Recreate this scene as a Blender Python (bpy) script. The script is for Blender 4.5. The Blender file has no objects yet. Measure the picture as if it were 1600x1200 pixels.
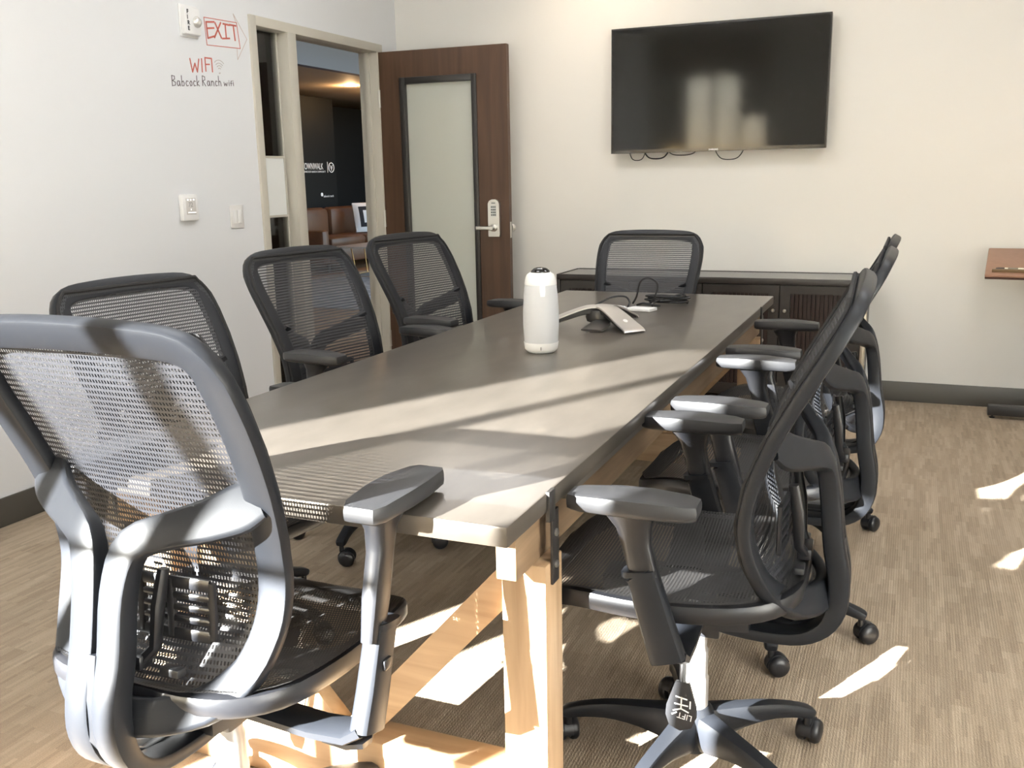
import bpy, bmesh, math, random
from mathutils import Vector, Matrix
random.seed(7)
S = bpy.context.scene
COL = S.collection
R = math.radians

# ------------------------------------------------------------------ camera
YAW, PITCH, ROLL, FPX = -0.40069724, 0.21349941, -0.01951124, 1478.345
def cam_axes():
    fwd = Vector((math.sin(YAW)*math.cos(PITCH), math.cos(YAW)*math.cos(PITCH), -math.sin(PITCH)))
    right = Vector((math.cos(YAW), -math.sin(YAW), 0))
    up = right.cross(fwd)
    return (right*math.cos(ROLL)+up*math.sin(ROLL), -right*math.sin(ROLL)+up*math.cos(ROLL), fwd)
cd = bpy.data.cameras.new('camera'); cam = bpy.data.objects.new('camera', cd); COL.objects.link(cam)
r_, u_, f_ = cam_axes()
cam.matrix_world = Matrix(((r_.x, u_.x, -f_.x, 3.243), (r_.y, u_.y, -f_.y, 0.0), (r_.z, u_.z, -f_.z, 1.3035), (0, 0, 0, 1)))
cd.sensor_fit = 'HORIZONTAL'; cd.sensor_width = 36; cd.lens = 36*FPX/1600; cd.clip_start = .02
S.camera = cam

# ------------------------------------------------------------------ light and exposure
S.view_settings.view_transform = 'Standard'; S.view_settings.look = 'None'
S.view_settings.gamma = 1; S.view_settings.use_curve_mapping = False
S.view_settings.exposure = 0.18
SUN_AZ, SUN_EL = R(63.0), R(21.0)
W = bpy.data.worlds.new('sky'); S.world = W; W.use_nodes = True
wn = W.node_tree.nodes; wn.clear()
sky = wn.new('ShaderNodeTexSky'); sky.sky_type = 'NISHITA'; sky.sun_disc = False
sky.sun_elevation = SUN_EL; sky.sun_rotation = R(206.8); sky.dust_density = 0.8
bg = wn.new('ShaderNodeBackground'); bg.inputs[1].default_value = 0.9
wo = wn.new('ShaderNodeOutputWorld')
W.node_tree.links.new(sky.outputs[0], bg.inputs[0]); W.node_tree.links.new(bg.outputs[0], wo.inputs[0])
sd = bpy.data.lights.new('sun', 'SUN'); sd.energy = 185; sd.angle = R(.6); sd.color = (1, .985, .965)
so = bpy.data.objects.new('sun', sd); COL.objects.link(so)
sun_dir = Vector((math.cos(SUN_AZ)*math.cos(SUN_EL), math.sin(SUN_AZ)*math.cos(SUN_EL), -math.sin(SUN_EL)))
so.rotation_euler = sun_dir.to_track_quat('-Z', 'Y').to_euler(); so.location = (1, -4, 4)
def portal(x0, x1, z0, z1, y):
    ld = bpy.data.lights.new('window_portal', 'AREA'); ld.shape = 'RECTANGLE'; ld.size = x1-x0; ld.size_y = z1-z0
    ld.cycles.is_portal = True
    o = bpy.data.objects.new('window_portal', ld); COL.objects.link(o)
    o.location = ((x0+x1)/2, y, (z0+z1)/2); o.rotation_euler = (R(90), 0, 0)   # -Z -> +Y
portal(.15, 1.47, .55, 2.55, -1.06); portal(4.2, 5.0, .55, 2.55, -1.06)

# ------------------------------------------------------------------ materials
MATS = {}
def nodes_of(m):
    return m.node_tree.nodes, m.node_tree.links
def mat(name, col, rough=.5, metal=0, spec=.5, bump=0, bscale=200, var=0, vscale=6, emit=None, coat=0, stretch=None):
    if name in MATS: return MATS[name]
    m = bpy.data.materials.new(name); m.use_nodes = True; n, l = nodes_of(m); b = n['Principled BSDF']
    b.inputs['Base Color'].default_value = (*col, 1); b.inputs['Roughness'].default_value = rough
    b.inputs['Metallic'].default_value = metal; b.inputs['Specular IOR Level'].default_value = spec
    b.inputs['Coat Weight'].default_value = coat
    tc = n.new('ShaderNodeTexCoord'); src = tc.outputs['Object']
    if stretch:
        mp = n.new('ShaderNodeMapping'); mp.inputs['Scale'].default_value = stretch; l.new(src, mp.inputs['Vector']); src = mp.outputs[0]
    if var:
        t = n.new('ShaderNodeTexNoise'); t.inputs['Scale'].default_value = vscale; t.inputs['Detail'].default_value = 5
        l.new(src, t.inputs['Vector'])
        r = n.new('ShaderNodeValToRGB'); r.color_ramp.elements[0].position = .3; r.color_ramp.elements[1].position = .7
        r.color_ramp.elements[0].color = (*[c*(1-var) for c in col], 1); r.color_ramp.elements[1].color = (*[min(1, c*(1+var)) for c in col], 1)
        l.new(t.outputs['Fac'], r.inputs[0]); l.new(r.outputs[0], b.inputs['Base Color'])
    if bump:
        t = n.new('ShaderNodeTexNoise'); t.inputs['Scale'].default_value = bscale; t.inputs['Detail'].default_value = 3
        l.new(tc.outputs['Object'], t.inputs['Vector'])
        bp = n.new('ShaderNodeBump'); bp.inputs['Strength'].default_value = bump; bp.inputs['Distance'].default_value = .002
        l.new(t.outputs['Fac'], bp.inputs['Height']); l.new(bp.outputs[0], b.inputs['Normal'])
    if emit:
        b.inputs['Emission Color'].default_value = (*emit[0], 1); b.inputs['Emission Strength'].default_value = emit[1]
    MATS[name] = m; return m
def wood(name, dark, light, rough=.5, axis='Z', scale=14, spec=.4):
    m = bpy.data.materials.new(name); m.use_nodes = True; n, l = nodes_of(m); b = n['Principled BSDF']
    tc = n.new('ShaderNodeTexCoord'); mp = n.new('ShaderNodeMapping')
    s = {'X': (.08, 1, 1), 'Y': (1, .08, 1), 'Z': (1, 1, .06)}[axis]
    mp.inputs['Scale'].default_value = [q*scale for q in s]
    l.new(tc.outputs['Object'], mp.inputs['Vector'])
    t = n.new('ShaderNodeTexNoise'); t.inputs['Scale'].default_value = 3; t.inputs['Detail'].default_value = 8; t.inputs['Distortion'].default_value = .6
    l.new(mp.outputs[0], t.inputs['Vector'])
    r = n.new('ShaderNodeValToRGB'); e = r.color_ramp.elements
    e[0].position = .32; e[0].color = (*dark, 1); e[1].position = .68; e[1].color = (*light, 1)
    l.new(t.outputs['Fac'], r.inputs[0]); l.new(r.outputs[0], b.inputs['Base Color'])
    b.inputs['Roughness'].default_value = rough; b.inputs['Specular IOR Level'].default_value = spec
    bp = n.new('ShaderNodeBump'); bp.inputs['Strength'].default_value = .08; bp.inputs['Distance'].default_value = .002
    l.new(t.outputs['Fac'], bp.inputs['Height']); l.new(bp.outputs[0], b.inputs['Normal'])
    MATS[name] = m; return m
def carpet(name):
    m = bpy.data.materials.new(name); m.use_nodes = True; n, l = nodes_of(m); b = n['Principled BSDF']
    tc = n.new('ShaderNodeTexCoord'); mp = n.new('ShaderNodeMapping'); mp.inputs['Rotation'].default_value = (0, 0, R(90))
    l.new(tc.outputs['Object'], mp.inputs['Vector'])
    def brick(w, h, off, c1, c2, mortar):
        t = n.new('ShaderNodeTexBrick'); t.inputs['Scale'].default_value = 1; t.inputs['Brick Width'].default_value = w
        t.inputs['Row Height'].default_value = h; t.inputs['Mortar Size'].default_value = 0; t.offset = off; t.squash = 1
        t.inputs['Color1'].default_value = (*c1, 1); t.inputs['Color2'].default_value = (*c2, 1); t.inputs['Mortar'].default_value = (*mortar, 1)
        t.inputs['Bias'].default_value = 0
        l.new(mp.outputs[0], t.inputs['Vector']); return t
    a = brick(.21, .046, .37, (.325, .257, .188), (.390, .314, .234), (.35, .285, .21))
    c = brick(.11, .0115, .43, (.86, .86, .86), (1.08, 1.08, 1.08), (.95, .95, .95))
    mx = n.new('ShaderNodeMixRGB'); mx.blend_type = 'MULTIPLY'; mx.inputs[0].default_value = 1
    l.new(a.outputs['Color'], mx.inputs[1]); l.new(c.outputs['Color'], mx.inputs[2])
    nz = n.new('ShaderNodeTexNoise'); nz.inputs['Scale'].default_value = 350; nz.inputs['Detail'].default_value = 2; l.new(tc.outputs['Object'], nz.inputs['Vector'])
    rp = n.new('ShaderNodeValToRGB'); rp.color_ramp.elements[0].color = (.62, .62, .62, 1); rp.color_ramp.elements[1].color = (1.3, 1.3, 1.3, 1)
    l.new(nz.outputs['Fac'], rp.inputs[0])
    m2 = n.new('ShaderNodeMixRGB'); m2.blend_type = 'MULTIPLY'; m2.inputs[0].default_value = .8
    l.new(mx.outputs[0], m2.inputs[1]); l.new(rp.outputs[0], m2.inputs[2]); l.new(m2.outputs[0], b.inputs['Base Color'])
    wv = n.new('ShaderNodeTexWave'); wv.bands_direction = 'X'; wv.inputs['Scale'].default_value = 42; wv.inputs['Distortion'].default_value = 4; wv.inputs['Detail Scale'].default_value = 3
    l.new(tc.outputs['Object'], wv.inputs['Vector'])
    ad = n.new('ShaderNodeMath'); ad.operation = 'ADD'; l.new(wv.outputs['Fac'], ad.inputs[0]); l.new(nz.outputs['Fac'], ad.inputs[1])
    bp = n.new('ShaderNodeBump'); bp.inputs['Strength'].default_value = .32; bp.inputs['Distance'].default_value = .003
    l.new(ad.outputs[0], bp.inputs['Height']); l.new(bp.outputs[0], b.inputs['Normal'])
    b.inputs['Roughness'].default_value = .95; b.inputs['Specular IOR Level'].default_value = .1
    MATS[name] = m; return m
def glass(name, tint=(1, 1, 1), refl=.08):
    m = bpy.data.materials.new(name); m.use_nodes = True; n, l = nodes_of(m); n.remove(n['Principled BSDF'])
    t = n.new('ShaderNodeBsdfTransparent'); t.inputs[0].default_value = (*tint, 1)
    g = n.new('ShaderNodeBsdfGlossy'); g.inputs['Roughness'].default_value = .02
    fr = n.new('ShaderNodeFresnel'); fr.inputs[0].default_value = 1.5
    mx = n.new('ShaderNodeMixShader'); l.new(fr.outputs[0], mx.inputs[0]); l.new(t.outputs[0], mx.inputs[1]); l.new(g.outputs[0], mx.inputs[2])
    l.new(mx.outputs[0], n['Material Output'].inputs[0]); MATS[name] = m; return m
def mesh_fabric(name, pu, pv, fu, fv, col, shear=.25, rough=.45):
    """woven mesh with real see-through slots, laid out on the cloth's own UVs in metres"""
    m = bpy.data.materials.new(name); m.use_nodes = True; n, l = nodes_of(m); b = n['Principled BSDF']
    b.inputs['Base Color'].default_value = (*col, 1); b.inputs['Roughness'].default_value = rough; b.inputs['Specular IOR Level'].default_value = .6
    uv = n.new('ShaderNodeUVMap'); sp = n.new('ShaderNodeSeparateXYZ'); l.new(uv.outputs[0], sp.inputs[0])
    def M(op, a, bb):
        q = n.new('ShaderNodeMath'); q.operation = op
        for i, v in enumerate((a, bb)):
            if isinstance(v, (int, float)): q.inputs[i].default_value = v
            else: l.new(v, q.inputs[i])
        return q.outputs[0]
    v = M('DIVIDE', sp.outputs[1], pv); fvv = M('FRACT', v, 0)
    row = M('FLOOR', v, 0)
    u = M('ADD', M('DIVIDE', sp.outputs[0], pu), M('ADD', M('MULTIPLY', row, .5), M('MULTIPLY', fvv, shear)))
    fuu = M('FRACT', u, 0)
    hole = M('MULTIPLY', M('LESS_THAN', fuu, fu), M('LESS_THAN', fvv, fv))
    t = n.new('ShaderNodeBsdfTransparent'); mx = n.new('ShaderNodeMixShader')
    l.new(hole, mx.inputs[0]); l.new(b.outputs[0], mx.inputs[1]); l.new(t.outputs[0], mx.inputs[2])
    l.new(mx.outputs[0], n['Material Output'].inputs[0]); MATS[name] = m; return m

WALL = mat('wall_paint', (.73, .715, .68), .6, bump=.05, bscale=120)
WBOARD = mat('wall_paint_smooth', (.735, .75, .775), .42, bump=.03, bscale=90)
CEIL = mat('ceiling_paint', (.82, .8, .77), .8)
BASEB = mat('rubber_baseboard', (.072, .066, .056), .5)
CARP = carpet('striated_carpet')
FRAME = mat('greige_metal_frame', (.50, .475, .415), .4)
DOORW = wood('door_veneer', (.060, .030, .016), (.092, .049, .028), .45, 'Z', 7)
BLACKF = mat('black_metal', (.022, .020, .019), .4)
PLAST = mat('black_plastic', (.011, .0115, .014), .36, bump=.06, bscale=900, spec=.55)
PLAST2 = mat('charcoal_plastic', (.0105, .0118, .015), .42, bump=.05, bscale=700, spec=.28)
PADM = mat('arm_pad_rubber', (.021, .0215, .024), .46, bump=.05, bscale=800, spec=.5)
GREYC = mat('grey_column', (.33, .32, .31), .35, metal=.35)
TMESH = mesh_fabric('back_mesh_cloth', .0060, .0108, .50, .54, (.022, .023, .028))
SMESH = mesh_fabric('seat_mesh_cloth', .0060, .0070, .42, .45, (.022, .021, .021), .15, .55)
TOPM = mat('grey_tabletop_metal', (.135, .118, .100), .33, metal=.55, spec=.6, var=.12, vscale=5, coat=.15, stretch=(3, 1, 1))
EDGEM = mat('tabletop_edge_metal', (.17, .155, .14), .35, metal=.3, var=.08, vscale=8)
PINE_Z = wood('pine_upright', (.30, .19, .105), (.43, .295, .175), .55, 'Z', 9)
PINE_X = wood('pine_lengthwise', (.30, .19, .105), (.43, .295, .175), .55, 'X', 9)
PINE_SHADE = wood('pine_rail_shaded', (.17, .112, .066), (.26, .18, .11), .55, 'Y', 9)  # darker copy of the pine, shade under the tabletop put into its colour
STEEL = mat('brushed_steel', (.62, .61, .58), .3, metal=1)
CHROME = mat('chrome', (.75, .75, .75), .15, metal=1)
WHITEP = mat('white_plastic', (.80, .80, .80), .35)
SCREEN = mat('tv_screen', (.012, .012, .011), .07, spec=.3)
BEZEL = mat('tv_bezel', (.015, .014, .013), .25)
def frosted(name):
    m = bpy.data.materials.new(name); m.use_nodes = True; n, l = nodes_of(m); b = n['Principled BSDF']
    b.inputs['Base Color'].default_value = (.76, .77, .71, 1); b.inputs['Roughness'].default_value = .06; b.inputs['Specular IOR Level'].default_value = .6
    t = n.new('ShaderNodeBsdfTransparent'); t.inputs[0].default_value = (.92, .95, .91, 1); mx = n.new('ShaderNodeMixShader'); mx.inputs[0].default_value = .45
    l.new(b.outputs[0], mx.inputs[1]); l.new(t.outputs[0], mx.inputs[2]); l.new(mx.outputs[0], n['Material Output'].inputs[0]); return m
DOORGL = frosted('door_glass')
GLASS = glass('window_glass', (.97, .98, .97))
CABM = mat('cabinet_espresso', (.024, .019, .016), .4, var=.15, vscale=20)
CABTOP = mat('cabinet_top_gloss', (.035, .032, .03), .16, spec=.9)
CHAMP = mat('champagne_metal', (.42, .37, .30), .35, metal=.8)
RED = mat('red_marker', (.52, .13, .10), .6)
DARKINK = mat('dark_marker', (.10, .07, .08), .6)
FAINT = mat('faint_marker', (.56, .46, .42), .6)
GREYINK = mat('grey_print', (.28, .28, .28), .6)
BLACKIND = mat('soft_black', (.012, .012, .014), .6)

# ------------------------------------------------------------------ mesh builder
def catmull(pts, n, closed=False):
    """resample through points (tuples of any length)"""
    P = [tuple(p) for p in pts]; N = len(P); out = []
    segs = N if closed else N-1
    for i in range(n):
        t = i*segs/(n if closed else n-1); k = min(int(t), segs-1); f = t-k
        g = (lambda j: P[j % N]) if closed else (lambda j: P[max(0, min(N-1, j))])
        a, b, c, d = g(k-1), g(k), g(k+1), g(k+2)
        out.append(tuple(.5*((2*b[q]) + (-a[q]+c[q])*f + (2*a[q]-5*b[q]+4*c[q]-d[q])*f*f + (-a[q]+3*b[q]-3*c[q]+d[q])*f**3) for q in range(len(b))))
    return out
class MB:
    def __init__(self): self.v = []; self.f = []; self.uv = None
    def add(self, vs, fs):
        o = len(self.v); self.v += [tuple(p) for p in vs]; self.f += [tuple(i+o for i in q) for q in fs]; return self
    def box(self, lo, hi, bev=0.0, M=None):
        (x0, y0, z0), (x1, y1, z1) = lo, hi
        if bev <= 0:
            vs = [(x0,y0,z0),(x1,y0,z0),(x1,y1,z0),(x0,y1,z0),(x0,y0,z1),(x1,y0,z1),(x1,y1,z1),(x0,y1,z1)]
            fs = [(0,3,2,1),(4,5,6,7),(0,1,5,4),(1,2,6,5),(2,3,7,6),(3,0,4,7)]
        else:
            bm = bmesh.new(); bmesh.ops.create_cube(bm, size=1)
            for q in bm.verts: q.co = Vector(((x0+x1)/2+q.co.x*(x1-x0), (y0+y1)/2+q.co.y*(y1-y0), (z0+z1)/2+q.co.z*(z1-z0)))
            bmesh.ops.bevel(bm, geom=bm.edges[:], offset=bev, segments=2, affect='EDGES', profile=.5)
            bm.verts.index_update(); vs = [tuple(q.co) for q in bm.verts]; fs = [tuple(q.index for q in f.verts) for f in bm.faces]; bm.free()
        if M is not None: vs = [tuple(M @ Vector(q)) for q in vs]
        return self.add(vs, fs)
    def rings(self, rings, closed=False, cap=True):
        n = len(rings[0]); o = len(self.v); m = len(rings)
        for r in rings: self.v += [tuple(p) for p in r]
        for i in range(m if closed else m-1):
            a = o+i*n; b = o+((i+1) % m)*n
            for j in range(n): self.f.append((a+j, a+(j+1) % n, b+(j+1) % n, b+j))
        if cap and not closed:
            self.f.append(tuple(o+j for j in reversed(range(n)))); self.f.append(tuple(o+(m-1)*n+j for j in range(n)))
        return self
    def tube(self, pts, r, n=8, smooth=0, closed=False, cap=True):
        if smooth: pts = catmull(pts, smooth, closed)
        P = [Vector(p) for p in pts]; N = len(P); rs = []; prev = None
        for i in range(N):
            t = (P[(i+1) % N]-P[i-1]) if closed else (P[min(i+1, N-1)]-P[max(i-1, 0)])
            t.normalize()
            if prev is None:
                a = Vector((0, 0, 1)) if abs(t.z) < .9 else Vector((1, 0, 0)); prev = t.cross(a).normalized()
            prev = (prev-t*prev.dot(t)).normalized(); b = t.cross(prev)
            rr = r(i/(N-1)) if callable(r) else r
            rs.append([P[i]+(prev*math.cos(2*math.pi*k/n)+b*math.sin(2*math.pi*k/n))*rr for k in range(n)])
        return self.rings(rs, closed, cap)
    def band(self, data, n=12, ex=.45, closed=False):
        """data: list of (pos, normal, halfwidth, halfthick); cross section a rounded rectangle, width across, thickness along the normal"""
        P = [Vector(d[0]) for d in data]; N = len(P); rs = []
        for i in range(N):
            t = (P[(i+1) % N]-P[i-1]) if closed else (P[min(i+1, N-1)]-P[max(i-1, 0)])
            t.normalize(); nn = Vector(data[i][1]); nn = (nn-t*nn.dot(t)).normalized(); s = nn.cross(t)
            hw, ht = data[i][2], data[i][3]; ring = []
            for k in range(n):
                a = 2*math.pi*(k+.5)/n; c, q = math.cos(a), math.sin(a)
                ring.append(P[i]+s*hw*math.copysign(abs(c)**ex, c)+nn*ht*math.copysign(abs(q)**ex, q))
            rs.append(ring)
        return self.rings(rs, closed, True)
    def lathe(self, prof, n=24, M=None, sx=1, sy=1):
        rs = [[Vector((r*math.cos(2*math.pi*k/n)*sx, r*math.sin(2*math.pi*k/n)*sy, z)) for k in range(n)] for r, z in prof]
        if M is not None: rs = [[M @ p for p in r] for r in rs]
        return self.rings(rs)
    def prism(self, poly, h0, h1, M=None):
        n = len(poly); vs = [(x, y, h0) for x, y in poly]+[(x, y, h1) for x, y in poly]
        if M is not None: vs = [tuple(M @ Vector(p)) for p in vs]
        fs = [tuple(reversed(range(n))), tuple(range(n, 2*n))]+[(i, (i+1) % n, n+(i+1) % n, n+i) for i in range(n)]
        return self.add(vs, fs)
    def build(self, name, material, parent=None, smooth=40, uv=None):
        me = bpy.data.meshes.new(name); me.from_pydata(self.v, [], self.f); me.update()
        bm = bmesh.new(); bm.from_mesh(me); bmesh.ops.recalc_face_normals(bm, faces=bm.faces); bm.to_mesh(me); bm.free()
        if smooth:
            me.polygons.foreach_set('use_smooth', [True]*len(me.polygons)); me.set_sharp_from_angle(angle=R(smooth))
        if uv:
            lay = me.uv_layers.new(name='UVMap')
            for lp in me.loops: lay.data[lp.index].uv = uv[lp.vertex_index]
        me.materials.append(material)
        o = bpy.data.objects.new(name, me); COL.objects.link(o)
        if parent: o.parent = parent
        return o
def tag(o, label=None, cat=None, group=None, kind=None):
    if label: o['label'] = label
    if cat: o['category'] = cat
    if group: o['group'] = group
    if kind: o['kind'] = kind
    return o
def empty(name, loc=(0, 0, 0), rz=0):
    o = bpy.data.objects.new(name, None); COL.objects.link(o); o.location = loc; o.rotation_euler = (0, 0, rz); o.empty_display_size = .1; return o
def box(name, lo, hi, m, parent=None, bev=0.0): return MB().box(lo, hi, bev).build(name, m, parent)
def struct(o, label): return tag(o, label, kind='structure')
def text_mesh(name, s, size, m, parent, M, extrude=.0004, align='LEFT', bold=0.0):
    cu = bpy.data.curves.new(name+'_font', 'FONT'); cu.body = s; cu.size = size; cu.extrude = extrude; cu.align_x = align; cu.resolution_u = 3; cu.offset = bold
    t = bpy.data.objects.new(name+'_font', cu); COL.objects.link(t)
    dg = bpy.context.evaluated_depsgraph_get(); me = bpy.data.meshes.new_from_object(t.evaluated_get(dg))
    bpy.data.objects.remove(t); me.transform(M); me.materials.clear(); me.materials.append(m); me.name = name
    o = bpy.data.objects.new(name, me); COL.objects.link(o)
    if parent: o.parent = parent
    return o
def on_x(x, y, z, s=1):   # text plane facing +X: local x -> +Y, y -> +Z
    return Matrix(((0, 0, 1, x), (1, 0, 0, y), (0, 1, 0, z), (0, 0, 0, 1)))
def on_ny(x, y, z):       # plane facing -Y
    return Matrix(((1, 0, 0, x), (0, 0, -1, y), (0, 1, 0, z), (0, 0, 0, 1)))
def on_z(x, y, z, rz=0):
    return Matrix.Translation((x, y, z)) @ Matrix.Rotation(rz, 4, 'Z')

# ------------------------------------------------------------------ room shell
RX, RY0, RY1, CH = 5.4, -1.0, 5.8, 3.05
struct(box('floor', (-.15, RY0-.2, -.1), (RX+.15, RY1+.15, 0), CARP), 'beige brown striated carpet floor of the meeting room')
struct(box('ceiling', (-.15, RY0-.2, CH), (RX+.15, RY1+.15, CH+.1), CEIL), 'white painted ceiling')
OY0, OY1, OZ = 4.25, 5.59, 2.16      # opening for the glazed door frame
w = MB(); w.box((-.15, RY0-.2, 0), (0, OY0, CH)); w.box((-.15, OY0, OZ), (0, OY1, CH)); w.box((-.15, OY1, 0), (0, RY1+.15, CH))
struct(w.build('wall_left', WBOARD, smooth=0), 'smooth white left wall used as a writing wall')
struct(box('wall_back', (0, RY1, 0), (RX, RY1+.15, CH), WALL), 'off-white painted back wall behind the television')
struct(box('wall_right', (RX, RY0-.2, 0), (RX+.15, RY1+.15, CH), WALL), 'off-white right wall')
WIN = [(.15, 1.47), (4.2, 5.0)]; WZ0, WZ1 = .55, 2.55
w = MB(); xs = [0]+[q for p in WIN for q in p]+[RX]
for i in range(0, len(xs), 2): w.box((xs[i], RY0-.2, 0), (xs[i+1], RY0, CH))
for a, b in WIN: w.box((a, RY0-.2, 0), (b, RY0, WZ0)); w.box((a, RY0-.2, WZ1), (b, RY0, CH))
struct(w.build('wall_front', WALL, smooth=0), 'off-white window wall')
def baseboard(name, lo, hi, label): struct(box(name, lo, hi, BASEB, None, .003), label)
baseboard('baseboard_left', (0, RY0, 0), (.012, OY0-.005, .115), 'dark rubber baseboard along the left wall')
baseboard('baseboard_back', (.012, RY1-.012, 0), (RX-.012, RY1, .115), 'dark rubber baseboard along the back wall')
baseboard('baseboard_right', (RX-.012, RY0, 0), (RX, RY1, .115), 'dark rubber baseboard along the right wall')
def window(name, a, b, nlight, label, blind=False):
    e = empty(name, (a, RY0-.08, WZ0)); struct(e, label); wd = b-a; hh = WZ1-WZ0; t = .03
    fr = MB()
    for lo, hi in (((0, -.03, 0), (t, .03, hh)), ((wd-t, -.03, 0), (wd, .03, hh)), ((0, -.03, 0), (wd, .03, t)), ((0, -.03, hh-t), (wd, .03, hh))): fr.box(lo, hi)
    fr.build('window_frame', FRAME, e)
    edges = [0, .30]+[.30+(wd-.30)*k/3 for k in (1, 2, 3)] if nlight == 4 else [wd*k/nlight for k in range(nlight+1)]
    for x in edges[1:-1]: box('mullion', (x-.019, -.03, t), (x+.019, .03, hh-t), FRAME, e)
    for k in range(len(edges)-1): box('pane', (edges[k]+.0195, -.004, t), (edges[k+1]-.0195, .004, hh-t), GLASS, e)
    box('window_sill', (-.03, .03, -.03), (wd+.03, .13, 0), CEIL, e, .004)
    if blind: box('added_sun_block', (.03, -.028, .03), (.281, .028, .72), FRAME, e)  # opaque panel added to block low sun through the leftmost pane
    for x0, x1, z, m in ((.0, .300, 1.10, CLOTH), (.302, 1.32, 1.10, SCRN), (.975, 1.32, 1.47, CLOTH)) if blind else ():
        yy = .034 if m is SCRN else .046
        box('roller_blind', (x0, yy, z), (x1, yy+.002, hh), m, e); box('blind_bar', (x0, yy-.003, z-.02), (x1, yy+.005, z), FRAME, e)
CLOTH = mat('blind_cloth', (.42, .42, .42), .8)
def screen_cloth(name):
    m = bpy.data.materials.new(name); m.use_nodes = True; n, l = nodes_of(m); n.remove(n['Principled BSDF'])
    t = n.new('ShaderNodeBsdfTransparent'); t.inputs[0].default_value = (1, 1, 1, 1); d = n.new('ShaderNodeBsdfDiffuse'); d.inputs[0].default_value = (.4, .4, .4, 1); q = n.new('ShaderNodeBsdfTranslucent'); q.inputs[0].default_value = (.16, .155, .15, 1)
    ad = n.new('ShaderNodeAddShader'); l.new(d.outputs[0], ad.inputs[0]); l.new(q.outputs[0], ad.inputs[1])
    mx = n.new('ShaderNodeMixShader'); mx.inputs[0].default_value = .64; l.new(ad.outputs[0], mx.inputs[1]); l.new(t.outputs[0], mx.inputs[2]); l.new(mx.outputs[0], n['Material Output'].inputs[0]); MATS[name] = m; return m
SCRN = screen_cloth('sun_screen_cloth')
window('window_1', .15, 1.47, 4, 'tall window behind the camera', True)
window('window_2', 4.2, 5.0, 2, 'second tall window behind the camera')
tag(box('window_valance', (.12, RY0+.004, WZ1+.04), (1.5, RY0+.07, CH-.02), wood('valance_wood', (.12, .07, .045), (.2, .125, .085), .5, 'X')), 'brown wooden valance above the window', 'valance')
struct(box('ground_outside', (-12, -30, -.3), (22, RY0-.25, -.2), mat('pavement', (.34, .33, .31), .9, var=.1)), 'pale pavement outside the windows')

# ------------------------------------------------------------------ door frame, sidelight and door
tr = empty('trim_1', (0, OY0, 0)); struct(tr, 'greige metal door frame with narrow sidelight')
D = .125   # frame depth into the wall
def fb(name, y0, y1, z0, z1, x0=-D, x1=.014): return box(name, (x0, y0-OY0, z0), (x1, y1-OY0, z1), FRAME, tr, .002)
fb('jamb', OY0, OY0+.05, 0, OZ); fb('jamb', 5.522, OY1, 0, OZ-.05); fb('head', OY0+.05, OY1, OZ-.05, OZ)
fb('mullion', 4.57, 4.648, 0, OZ-.05)
fb('sill_rail', OY0+.05, 4.57, 0, .10)
for y0, y1 in ((4.3, 4.312), (4.558, 4.57)): fb('glazing_stop', y0, y1, .1, OZ-.05, -.075, -.055)
fb('door_stop', 5.508, 5.522, 0, OZ-.05, -.085, -.045)
wnd = box('window_3', (-.068, 4.312, .1), (-.062, 4.558, OZ-.05), GLASS); struct(wnd, 'clear glass sidelight pane beside the door')
wb = empty('glass_sign', (-.058, 4.31, 1.13)); tag(wb, 'blank white panel with grey edge mounted on the sidelight glass', 'sign')
box('panel', (0, .0, 0), (.008, .235, .31), mat('panel_white', (.78, .8, .79), .3), wb)
for lo, hi in (((0, -.0, -.012), (.012, .247, 0)), ((0, 0, .31), (.012, .247, .322)), ((0, .235, 0), (.012, .247, .31))): box('panel_edge', lo, hi, FRAME, wb)
# door leaf: hinge at (0.014, 5.53), swung a touch past square to the wall
dr = empty('door_1', (.016, 5.532, .008), R(2.6)); struct(dr, 'open brown veneer door with tall glass panel')
DW, DH, DT = .872, 2.10, .045
gx0, gx1, gz0, gz1 = .155, .66, .14, 1.925
lf = MB()
for lo, hi in (((0, 0, 0), (gx0, DT, DH)), ((gx1, 0, 0), (DW, DT, DH)), ((gx0, 0, 0), (gx1, DT, gz0)), ((gx0, 0, gz1), (gx1, DT, DH))): lf.box(lo, hi)
lf.build('door_leaf', DOORW, dr, 0)
for lo, hi in (((gx0-.012, -.012, gz0-.012), (gx0+.028, DT+.012, gz1+.012)), ((gx1-.022, -.012, gz0-.012), (gx1+.012, DT+.012, gz1+.012)), ((gx0+.028, -.012, gz1-.028), (gx1-.022, DT+.012, gz1+.012)), ((gx0+.028, -.012, gz0-.012), (gx1-.022, DT+.012, gz0+.028))):
    box('glazing_bead', lo, hi, BLACKF, dr, .003)
box('glass_pane', (gx0+.028, .018, gz0+.028), (gx1-.022, .026, gz1-.028), DOORGL, dr)
for z in (.2, 1.0, 1.76): MB().box((-.012, -.006, z), (.004, .0, z+.11)).lathe([(.006, z), (.006, z+.11)], 10, Matrix.Translation((-.004, -.006, 0))).build('hinge', STEEL, dr)
lk = empty('lock', (.777, 0, .94)); lk.parent = dr
lockp = [(x, z) for x, z in ((-.036, 0), (.036, 0), (.038, .006), (.038, .205), (.03, .222), (.012, .231), (-.012, .231), (-.03, .222), (-.038, .205), (-.038, .006))]
MB().prism(lockp, 0, .03, Matrix(((1, 0, 0, 0), (0, 0, -1, 0), (0, 1, 0, 0), (0, 0, 0, 1)))).build('lock_housing', STEEL, lk)
kp = MB().box((-.018, -.0325, .125), (.018, -.030, .197)); kp.box((-.014, -.0325, .205), (.014, -.030, .213)); kp.build('keypad_plate', mat('keypad_grey', (.55, .56, .55), .35), lk)
keys = MB()
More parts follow.
